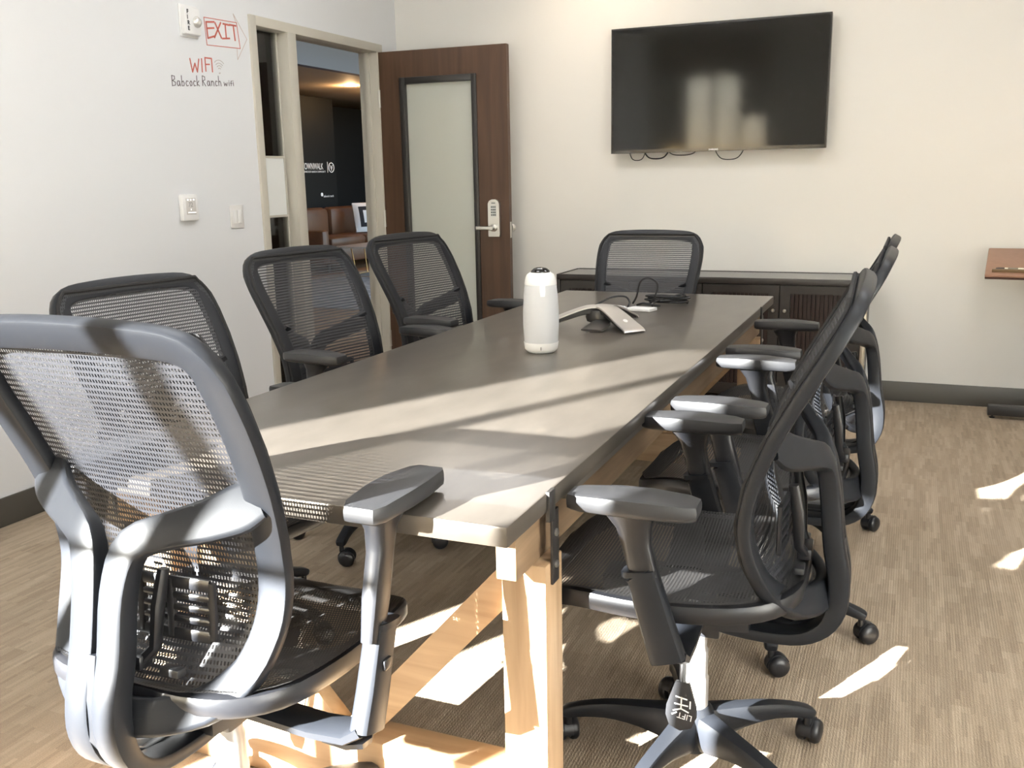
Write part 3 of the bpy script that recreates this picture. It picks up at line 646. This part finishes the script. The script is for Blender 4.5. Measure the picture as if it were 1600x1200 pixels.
# ------------------------------------------------------------------ things on the table
ow = empty('conference_camera', (2.156, 2.815, TZ)); tag(ow, 'tall white rounded conference camera tower on the table', 'camera')
prof_o = [(.040, 0), (.0455, .004), (.0525, .012), (.0545, .03), (.0555, .05), (.0575, .09), (.0575, .13), (.055, .18), (.050, .222), (.046, .240)]
MB().lathe([p for p in prof_o if p[1] >= .03], 40).build('speaker_cloth', mat('speaker_cloth', (.50, .51, .53), .8, bump=.3, bscale=1500), ow)
MB().lathe([(.041, 0), (.0465, .004), (.0535, .012), (.0556, .03), (.0563, .034), (.05, .0345)], 40).build('base_band', WHITEP, ow)
MB().lathe([(.0506, .218), (.0515, .222), (.0478, .240), (.043, .250), (.034, .2565), (.030, .257)], 40).build('top_cap', WHITEP, ow)
MB().lathe([(.031, .2555), (.029, .262), (.021, .269), (.010, .2725), (.001, .2735)], 30).build('camera_dome', mat('black_gloss', (.01, .01, .011), .06, spec=.8), ow)
for a in (-62, 60, 180):
    st = MB(); rr = []
    for z in (.185, .20, .215, .225): 
        r0 = .0548-(z-.18)/.042*.005+.0012; hw = .16 if z > .195 else .12
        rr.append([Vector((r0*math.cos(R(a)+t), r0*math.sin(R(a)+t), z)) for t in (-hw, 0, hw)]+[Vector(((r0-.004)*math.cos(R(a)+t), (r0-.004)*math.sin(R(a)+t), z)) for t in (hw, 0, -hw)])
    st.rings(rr); st.build('cap_tongue', WHITEP, ow)
MB().lathe([(.042, -.0), (.042, .003)], 30).build('foot_ring', BLACKIND, ow)
box('base_mark', (.018, -.0545, .014), (.021, -.0530, .024), GREYINK, ow)
ph = empty('conference_phone', (2.175, 3.40, TZ)); tag(ph, 'three-armed conference phone with silver top and black underside', 'phone')
SILV = mat('phone_silver', (.56, .53, .50), .32, metal=.55)
for k, a in enumerate((-41, -161, 79)):
    ca, sa = math.cos(R(a)), math.sin(R(a))
    def arm(rz): return [((r*ca, r*sa, z), (ca*q, sa*q, 1-q*.5), hw, .004) for r, z, hw, q in rz]
    MB().band(arm(catmull([(0, .072, .036, .0), (.05, .071, .038, .1), (.11, .053, .041, .45), (.17, .030, .044, .55), (.215, .014, .045, .8), (.228, .004, .045, 2.2)], 20)), 8, .4).build('arm_cover', SILV, ph)
    MB().band([((r*ca, r*sa, z), (0, 0, 1), hw, ht) for r, z, hw, ht in catmull([(0, .058, .03, .012), (.06, .056, .034, .012), (.13, .036, .037, .012), (.19, .014, .039, .010), (.222, .006, .038, .004)], 16)], 8, .5).build('arm_underside', BLACKF, ph)
MB().lathe([(.03, .012), (.055, .018), (.06, .035), (.05, .062), (.02, .066)], 24).build('speaker_body', BLACKF, ph)
MB().band([((.02, -.06, .018), (0, 0, 1), .035, .012), ((.02, -.12, .012), (0, 0, 1), .04, .009), ((.015, -.17, .007), (0, 0, 1), .042, .004)], 8, .5).build('front_foot', BLACKF, ph)
MB().lathe([(.009, 0), (.009, .0012)], 16, Matrix.Translation((.165*math.cos(R(-41)), .165*math.sin(R(-41)), .0375)) @ Matrix.Rotation(R(28), 4, Vector((math.sin(R(41)), math.cos(R(41)), 0)))).build('logo', mat('logo_pale', (.8, .78, .76), .4), ph)
pk = MB().lathe([(.05, 0), (.056, .004), (.056, .013), (.05, .016), (.046, .010), (.02, .008)], 30, sx=1.1)
pk = pk.build('clear_dish', mat('dish_clear', (.62, .60, .60), .12, spec=.8)); pk.location = (2.10, 3.80, TZ+.001); tag(pk, 'low oval translucent dish behind the conference phone', 'dish')
cdn = MB().box((-.055, -.035, 0), (.055, .035, .012), .002).build('white_adapter', WHITEP); cdn.location = (2.215, 3.83, TZ+.001); cdn.rotation_euler = (0, 0, R(-12)); tag(cdn, 'flat white adapter box lying by the cables', 'adapter')
def cable(pts, r, label, n=60):
    tag(MB().tube([(x, y, TZ+z) for x, y, z in pts], r, 7, n).build('table_cable', BLACKIND), label, 'cable', 'cables on the table')
cable([(1.98, 3.72, .006), (2.03, 3.78, .025), (2.08, 3.84, .05), (2.13, 3.87, .052), (2.155, 3.86, .03), (2.15, 3.85, .008), (2.16, 3.92, .006)], .004, 'short black cable arching over the translucent dish')
cable([(2.13, 4.0, .006), (2.15, 3.99, .04), (2.165, 3.985, .10), (2.20, 3.985, .122), (2.24, 3.985, .10), (2.235, 3.985, .05), (2.21, 3.99, .01), (2.17, 4.02, .006), (2.16, 3.96, .006), (2.2, 3.91, .02), (2.245, 3.92, .012), (2.26, 3.96, .006)], .0042, 'black cable standing up in a round loop on the table')
pts = []
for k in range(30):
    a = k*.9; pts.append((2.265+(.09+.012*math.sin(k*1.3))*math.cos(a), 4.07+(.045+.012*math.cos(k*2.1))*math.sin(a), .006+.0011*k))
cable(pts+[(2.24, 4.0, .02), (2.235, 3.93, .008)], .0042, 'flat coil of black cable near the far table end', 200)

# ------------------------------------------------------------------ cabinet by the back wall
cb = empty('cabinet', (1.265, 5.395, 0)); tag(cb, 'low dark credenza with slatted doors against the back wall', 'cabinet')
CW, CD_, CHH = 1.77, .385, .733
box('body', (.02, .02, .06), (CW-.02, CD_, CHH-.02), CABM, cb)
box('top_panel', (0.012, .012, CHH-.02), (CW-.012, CD_-.002, CHH), CABTOP, cb)
for lo, hi in (((0, -.004, CHH-.03), (CW, .012, CHH+.003)), ((0, .012, CHH-.03), (.012, CD_, CHH+.003)), ((CW-.012, .012, CHH-.03), (CW, CD_, CHH+.003)), ((0.012, CD_-.002, CHH-.03), (CW-.012, CD_+.008, CHH+.003))): box('top_edge', lo, hi, CABM, cb, .002)
for x in (0, CW-.022): box('end_post', (x, -.002, 0), (x+.022, .02, CHH-.03), CABM if x == 0 else CHAMP, cb, .002)
box('end_post', (CW-.02, .02, 0), (CW, CD_, CHH-.03), CABM, cb)
box('end_trim', (CW-.001, .02, 0), (CW+.004, .034, CHH-.03), CHAMP, cb)
nd = 4; dwid = (CW-.05)/nd
for k in range(nd):
    x0 = .025+k*dwid+.003; x1 = x0+dwid-.006; z0, z1 = .075, CHH-.035
    e = empty('cabinet_door', (x0, 0, 0)); e.parent = cb; wd = x1-x0; st = .055
    fr = MB()
    for lo, hi in (((0, -.002, z0), (st, .018, z1)), ((wd-st, -.002, z0), (wd, .018, z1)), ((st, -.002, z0), (wd-st, .018, z0+st)), ((st, -.002, z1-.045), (wd-st, .018, z1))): fr.box(lo, hi)
    fr.build('door_rail', CABM, e, 0)
    ns = 14; sm = wood('slat_wood%d' % k, (.012, .006, .004), (.030, .013, .009), .45, 'Z')
    proto = None
    for j in range(ns):
        xx = st+(wd-2*st)*(j+.5)/ns
        if proto is None: proto = box('slat', (-.0085, .006, z0+st), (.0085, .014, z1-.045), sm, e); sl_ = proto
        else: sl_ = proto.copy(); COL.objects.link(sl_)
        sl_.location = (xx, 0, 0)
    MB().lathe([(.008, 0), (.006, .01), (.011, .016), (.009, .022), (.002, .023)], 12, Matrix.Translation((.028 if k % 2 else wd-.028, -.002, .56)) @ Matrix.Rotation(R(90), 4, 'X')).build('knob', STEEL, e)
for x in (.03, CW-.07):
    for y in (.03, CD_-.07): box('foot', (x, y, 0), (x+.04, y+.04, .06), CABM, cb)

# ------------------------------------------------------------------ lectern at right with markers
lc = empty('lectern', (3.63, 5.30, 0)); tag(lc, 'reading stand with tilted brown top and black foot by the back wall', 'lectern')
TILT = math.atan2(.105, .40)
Ml = Matrix.Translation((-.045, .0, .775)) @ Matrix.Rotation(R(-5), 4, 'Z') @ Matrix.Rotation(TILT, 4, 'X')
LTOP = mat('lectern_laminate', (.30, .165, .11), .45, var=.06, vscale=30)
MB().box((0, 0, 0), (.72, .41, .016), .006, Ml).build('reading_board', LTOP, lc)
MB().box((0.001, .0, -.010), (.719, .409, .0), .003, Ml).build('board_underside', mat('lectern_edge', (.05, .018, .012), .5), lc)
MB().box((.03, .03, .016), (.69, .045, .032), .003, Ml).build('ledge', mat('ledge_wood', (.16, .10, .05), .5), lc)
MB().box((.32, .17, .03), (.39, .23, .80), .004).build('post', BLACKF, lc)
MB().box((.04, .21, .018), (.66, .27, .07), .003).build('foot_bar', BLACKF, lc)
for y in ((.05), (.62)): MB().lathe([(.014, 0), (.014, .006), (.006, .008), (.006, .02)], 12, Matrix.Translation((y+.015, .24, 0))).build('leveling_foot', BLACKF, lc)
MB().box((.31, .0, .018), (.40, .40, .055), .004).build('foot_beam', BLACKF, lc)
def on_board(x, y, z): return (Matrix.Translation((3.63, 5.30, 0)) @ Ml) @ Vector((x, y, z))
mk = empty('marker', on_board(.046, .0545, .0255)); mk.rotation_euler = (TILT, 0, R(-5)); tag(mk, 'white whiteboard marker with dark cap on the reading stand', 'marker')
Rx = Matrix.Rotation(R(90), 4, 'Y')
MB().lathe([(.007, .038), (.0085, .04), (.0085, .125), (.006, .128)], 14, Rx).build('barrel', mat('marker_barrel', (.80, .76, .62), .4), mk)
MB().lathe([(.004, 0), (.0075, .003), (.009, .012), (.009, .04)], 14, Rx).build('cap', mat('marker_cap', (.03, .018, .014), .4), mk)
MB().lathe([(.00855, .055), (.00855, .1)], 14, Rx).build('print_band', mat('marker_print', (.2, .18, .14), .5), mk)
er = empty('eraser', on_board(.185, .10, .017)); er.rotation_euler = (TILT, 0, R(-5)); tag(er, 'blue whiteboard eraser on the reading stand', 'eraser')
MB().box((0, -.025, .012), (.13, .025, .038), .008).build('grip', mat('eraser_blue', (.14, .22, .33), .5), er)
MB().box((.002, -.024, 0), (.128, .024, .014), .002).build('felt', mat('eraser_felt', (.03, .045, .09), .9), er)

# ------------------------------------------------------------------ ceiling downlights and added fill panels (above the frame)
def downlight(x, y, power, label, col=(1, .80, .58)):
    e = empty('ceiling_downlight', (x, y, CH)); tag(e, label, 'ceiling light', 'recessed ceiling downlights')
    MB().lathe([(.05, -.001), (.075, -.006), (.075, 0), (.05, -.0005)], 24).build('trim_ring', WHITEP, e)
    ld = bpy.data.lights.new('downlight_bulb', 'SPOT'); ld.energy = power; ld.color = col; ld.spot_size = R(120); ld.spot_blend = .8; ld.shadow_soft_size = .05
    lo = bpy.data.objects.new('downlight_bulb', ld); COL.objects.link(lo); lo.parent = e; lo.location = (0, 0, -.02)
for i, (x, y) in enumerate(((1.45, 5.32), (3.0, 5.32), (4.5, 5.32))): downlight(x, y, (36, 7, 5)[i], ('recessed downlight above the television', 'recessed downlight above the cabinet end', 'recessed downlight above the reading stand')[i])
def panel(x, y, label, power=20):  # unseen panels added to lift the ambient light in the room
    e = empty('added_fill_panel', (x, y, CH)); tag(e, label, 'ceiling light', 'added unseen fill light panels')
    box('frame', (-.62, -.32, -.018), (.62, .32, -.001), WHITEP, e)
    ld = bpy.data.lights.new('fill_panel_glow', 'AREA'); ld.shape = 'RECTANGLE'; ld.size = 1.16; ld.size_y = .56; ld.energy = power; ld.color = (.97, .985, 1)
    lo = bpy.data.objects.new('fill_panel_glow', ld); COL.objects.link(lo); lo.parent = e; lo.location = (0, 0, -.022)
panel(1.6, 1.6, 'added fill light panel over the near table half'); panel(1.6, 3.9, 'added fill light panel over the far table half')
panel(4.0, 1.2, 'added fill light panel right of the table, near'); panel(4.0, 3.6, 'added fill light panel right of the table, far')

# ------------------------------------------------------------------ lobby beyond the door
LOBW = wood('lobby_floor_wood', (.20, .105, .05), (.36, .21, .11), .4, 'Y', 4)
LX = -5.6
struct(box('lobby_floor', (-9, -1, -.1), (-.15, 18, 0), LOBW), 'warm wooden lobby floor beyond the doorway')
struct(box('lobby_ceiling', (-9, -1, 2.72), (-3.72, 18, 2.8), mat('lobby_ceiling_paint', (.62, .50, .38), .7)), 'warm lit lobby ceiling')
struct(box('lobby_bulkhead', (-3.72, -1, 2.68), (-3.6, 18, 3.6), mat('bulkhead_paint', (.21, .21, .26), .7)), 'grey blue ceiling bulkhead in the lobby')
struct(box('lobby_ceiling_high', (-3.6, -1, 3.5), (-.15, 18, 3.6), mat('lobby_high_paint', (.5, .5, .52), .7)), 'high lobby ceiling')
struct(box('wall_lobby_front', (-9, RY0-.2, 0), (-.15, RY0, 3.6), mat('lobby_side_paint', (.45, .44, .42), .7)), 'lobby wall nearest the street')
struct(box('wall_lobby_side', (-9.1, RY0-.2, 0), (-9, 18, 3.6), MATS['lobby_side_paint']), 'far side wall of the lobby')
struct(box('wall_lobby', (-9, 17.9, 0), (-.15, 18, 3.5), mat('lobby_wall', (.05, .045, .045), .7)), 'dark end wall of the lobby')
dk = mat('black_wall_panel', (.0035, .0035, .0045), .55, spec=.2)
struct(box('wall_lobby_panel', (LX-.1, 5, 0), (LX, 13.62, 2.62), dk), 'black feature wall in the lobby')
struct(box('wall_lobby_recess', (LX-.5, 13.62, 0), (LX-.4, 18, 2.56), dk), 'black recessed lobby wall')
sg = empty('wall_sign', (LX, 12.60, 1.44)); tag(sg, 'white TOWNWALK lettering with round emblem on the black lobby wall', 'sign')
WL = mat('sign_white', (.75, .76, .8), .5, emit=((.8, .82, .9), .10))
text_mesh('lettering', 'TOWNWALK', .094, WL, sg, on_x(.004, .07, .07) @ Matrix.Diagonal((1, 1.5, 1, 1)))
text_mesh('tagline', 'A BABCOCK RANCH COMMUNITY', .040, WL, sg, on_x(.004, .08, .02))
box('divider', (.002, .765, .02), (.006, .775, .19), WL, sg)
em = MB()
for r in (.075,): em.tube([(.004, 0.88+r*math.cos(2*math.pi*k/24), .1+r*math.sin(2*math.pi*k/24)) for k in range(24)], .007, 6, closed=True)
em.tube([(.004, .84, .13), (.004, .88, .115), (.004, .92, .13)], .006, 6); em.tube([(.004, .85, .1), (.004, .88, .085), (.004, .91, .1)], .006, 6); em.tube([(.004, .88, .115), (.004, .88, .05)], .006, 6)
em.build('emblem', WL, sg)
s2 = empty('small_wall_sign', (LX, 13.14, 1.07)); tag(s2, 'tiny white caption low on the black lobby wall', 'sign')
MB().lathe([(.03, 0), (.03, .004)], 16, Matrix.Translation((0, .03, .045)) @ Matrix.Rotation(R(90), 4, 'Y')).build('dot', WL, s2)
text_mesh('lettering', 'babcock ranch', .05, WL, s2, on_x(.004, .07, .0))
# sofa
sf = empty('sofa', (-5.1, 11.9, 0)); tag(sf, 'brown leather sofa against the black lobby wall', 'sofa')
LEA = mat('brown_leather', (.10, .042, .019), .5, bump=.3, bscale=60, var=.2, vscale=4)
MB().box((-.45, 0, .12), (.45, 3.0, .36), .04).build('base', LEA, sf)
for k in range(3): MB().box((-.2, .02+k*.99, .36), (.47, .98+k*.99, .50), .05).build('seat_cushion', LEA, sf)
for k in range(3): MB().box((-.42, .03+k*.99, .46), (-.17, .97+k*.99, .92), .09).build('back_cushion', LEA, sf)
for y in (-.18, 3.0): MB().box((-.45, y, .12), (.45, y+.18, .62), .05).build('armrest', LEA, sf)
for x in (-.4, .36):
    for y in (.05, 2.9): MB().lathe([(.02, 0), (.028, .12)], 10, Matrix.Translation((x, y, 0))).build('leg', BLACKF, sf)
pl = empty('throw_pillow', (-4.86, 13.36, .515), 0); pl.rotation_euler = (0, R(-14), R(-32)); tag(pl, 'white throw pillow with nested dark squares on the sofa', 'pillow')
def pillow(mb, h, t, z0):
    n = 12; vs = []; fs = []
    for sgn in (1, -1):
        o = len(vs)
        for i in range(n+1):
            for j in range(n+1):
                a, b = -1+2*i/n, -1+2*j/n; d = (1-abs(a)**2.4)*(1-abs(b)**2.4)
                vs.append((sgn*(.012+t*d**.5), a*h, z0+h+b*h))
        for i in range(n):
            for j in range(n): q = o+i*(n+1)+j; fs.append((q, q+1, q+n+2, q+n+1))
    mb.add(vs, fs); return mb
pillow(MB(), .235, .07, 0).build('cushion', mat('pillow_white', (.66, .66, .68), .9), pl)
for h, m in ((.165, mat('pillow_navy', (.015, .016, .022), .9)), (.10, MATS['pillow_white'])):
    vs = []; k = 8; off = .002 if h > .12 else .004
    for i in range(k+1):
        for j in range(k+1):
            a, b = (-1+2*i/k)*h, (-1+2*j/k)*h; d = (1-abs(a/.235)**2.4)*(1-abs(b/.235)**2.4)
            vs.append((.012+.07*d**.5+off, a, .235+b))
    MB().add(vs, [(i*(k+1)+j, i*(k+1)+j+1, (i+1)*(k+1)+j+1, (i+1)*(k+1)+j) for i in range(k) for j in range(k)]).build('square_patch', m, pl)
ct = empty('coffee_table', (-3.7, 11.75, .012)); tag(ct, 'wire-frame coffee table with pale top in the lobby', 'table')
MB().box((-.42, -.55, .40), (.42, .55, .425), .004).build('tabletop', mat('pale_stone', (.5, .45, .4), .4), ct)
GOLD = mat('gold_wire', (.5, .32, .14), .35, metal=.9)
for i in range(4):
    for x in (-.4, .4): MB().tube([(x, -.52+i*.347, .4), (x*.86, -.45+i*.30, .01)], .007, 6).build('wire_leg', GOLD, ct)
MB().tube([(-.345, -.45, .01), (.345, -.45, .01), (.345, .45, .01), (-.345, .45, .01)], .008, 6, closed=True).build('wire_base', GOLD, ct)
rg = MB().box((-1.3, -1.9, 0), (1.3, 1.9, .012)).build('area_rug', mat('rug_weave', (.34, .31, .27), .95, var=.5, vscale=9)); rg.location = (-3.0, 10.3, .001); tag(rg, 'patterned pale area rug on the lobby floor', 'rug')
bk = MB().box((-.12, -.16, 0), (.12, .16, .03), .003).build('floor_book', mat('book_cover', (.5, .5, .48), .6)); bk.location = (-3.3, 11.1, .014); bk.rotation_euler = (0, 0, .3); tag(bk, 'pale book lying under the coffee table', 'book')
# plant seen low through the sidelight
pt = empty('potted_plant', (-1.0, 5.66, 0)); tag(pt, 'dark green leafy plant low behind the sidelight glass', 'plant')
MB().lathe([(.10, 0), (.15, .02), (.17, .34), (.16, .35), (.145, .33), (.02, .32)], 20).build('pot', mat('pot_dark', (.05, .05, .05), .5), pt)
LEAF = mat('leaf_green', (.05, .085, .035), .5, var=.3, vscale=10)
for k in range(26):
    a = k*2.4; h = .35+.75*((k*37) % 26)/26; L = .16+.08*((k*11) % 7)/7; d = Vector((math.cos(a), math.sin(a), 0)); sd_ = Vector((-d.y, d.x, 0))
    vs = []; fs = []
    for i in range(6):
        t = i/5; p = d*(.04+L*t)+Vector((0, 0, h+.16*math.sin(t*2.4)-.12*t*t)); wv = .04*math.sin(math.pi*min(1, t*.92+.06))
        vs += [tuple(p+sd_*wv), tuple(p+Vector((0, 0, -.008))), tuple(p-sd_*wv)]
    for i in range(5):
        for j in (0, 1): fs.append((i*3+j, i*3+j+1, i*3+j+4, i*3+j+3))
    MB().add(vs, fs).build('leaf', LEAF, pt)
MB().tube([(0, 0, .3), (.01, .01, .7), (0, .02, 1.1)], .012, 6).build('stem', LEAF, pt)
def lobby_light(x, y, power, label):
    e = empty('lobby_downlight', (x, y, 2.72)); tag(e, label, 'ceiling light', 'lobby ceiling downlights')
    MB().lathe([(.07, -.001), (.10, -.008), (.10, 0)], 20).build('trim_ring', WHITEP, e)
    MB().lathe([(.068, -.004), (.068, -.001)], 20).build('lens', mat('lobby_lens', (1, .9, .7), .4, emit=((1, .75, .45), 6)), e)
    ld = bpy.data.lights.new('lobby_bulb', 'POINT'); ld.energy = power; ld.color = (1, .62, .30); ld.shadow_soft_size = .06
    lo = bpy.data.objects.new('lobby_bulb', ld); COL.objects.link(lo); lo.parent = e; lo.location = (0, 0, -.09)
for x, y, t in ((-4.7, 12.75, 'over the sofa'), (-4.6, 13.9, 'beyond the sofa, glowing on the ceiling'), (-4.5, 9.0, 'hidden by the sidelight frame')): lobby_light(x, y, 22, 'warm recessed lobby downlight '+t)
ll = empty('lobby_fill_panel', (-1.8, 7.0, 3.5)); tag(ll, 'unseen cool fill panel added on the high lobby ceiling', 'ceiling light')  # unseen panel added to give the lobby a cool fill
box('frame', (-.6, -1.2, -.02), (.6, 1.2, -.001), WHITEP, ll)
ld = bpy.data.lights.new('lobby_fill_glow', 'AREA'); ld.shape = 'RECTANGLE'; ld.size = 1.1; ld.size_y = 2.3; ld.energy = 13; ld.color = (.80, .87, 1)
lo = bpy.data.objects.new('lobby_fill_glow', ld); COL.objects.link(lo); lo.parent = ll; lo.location = (0, 0, -.03)
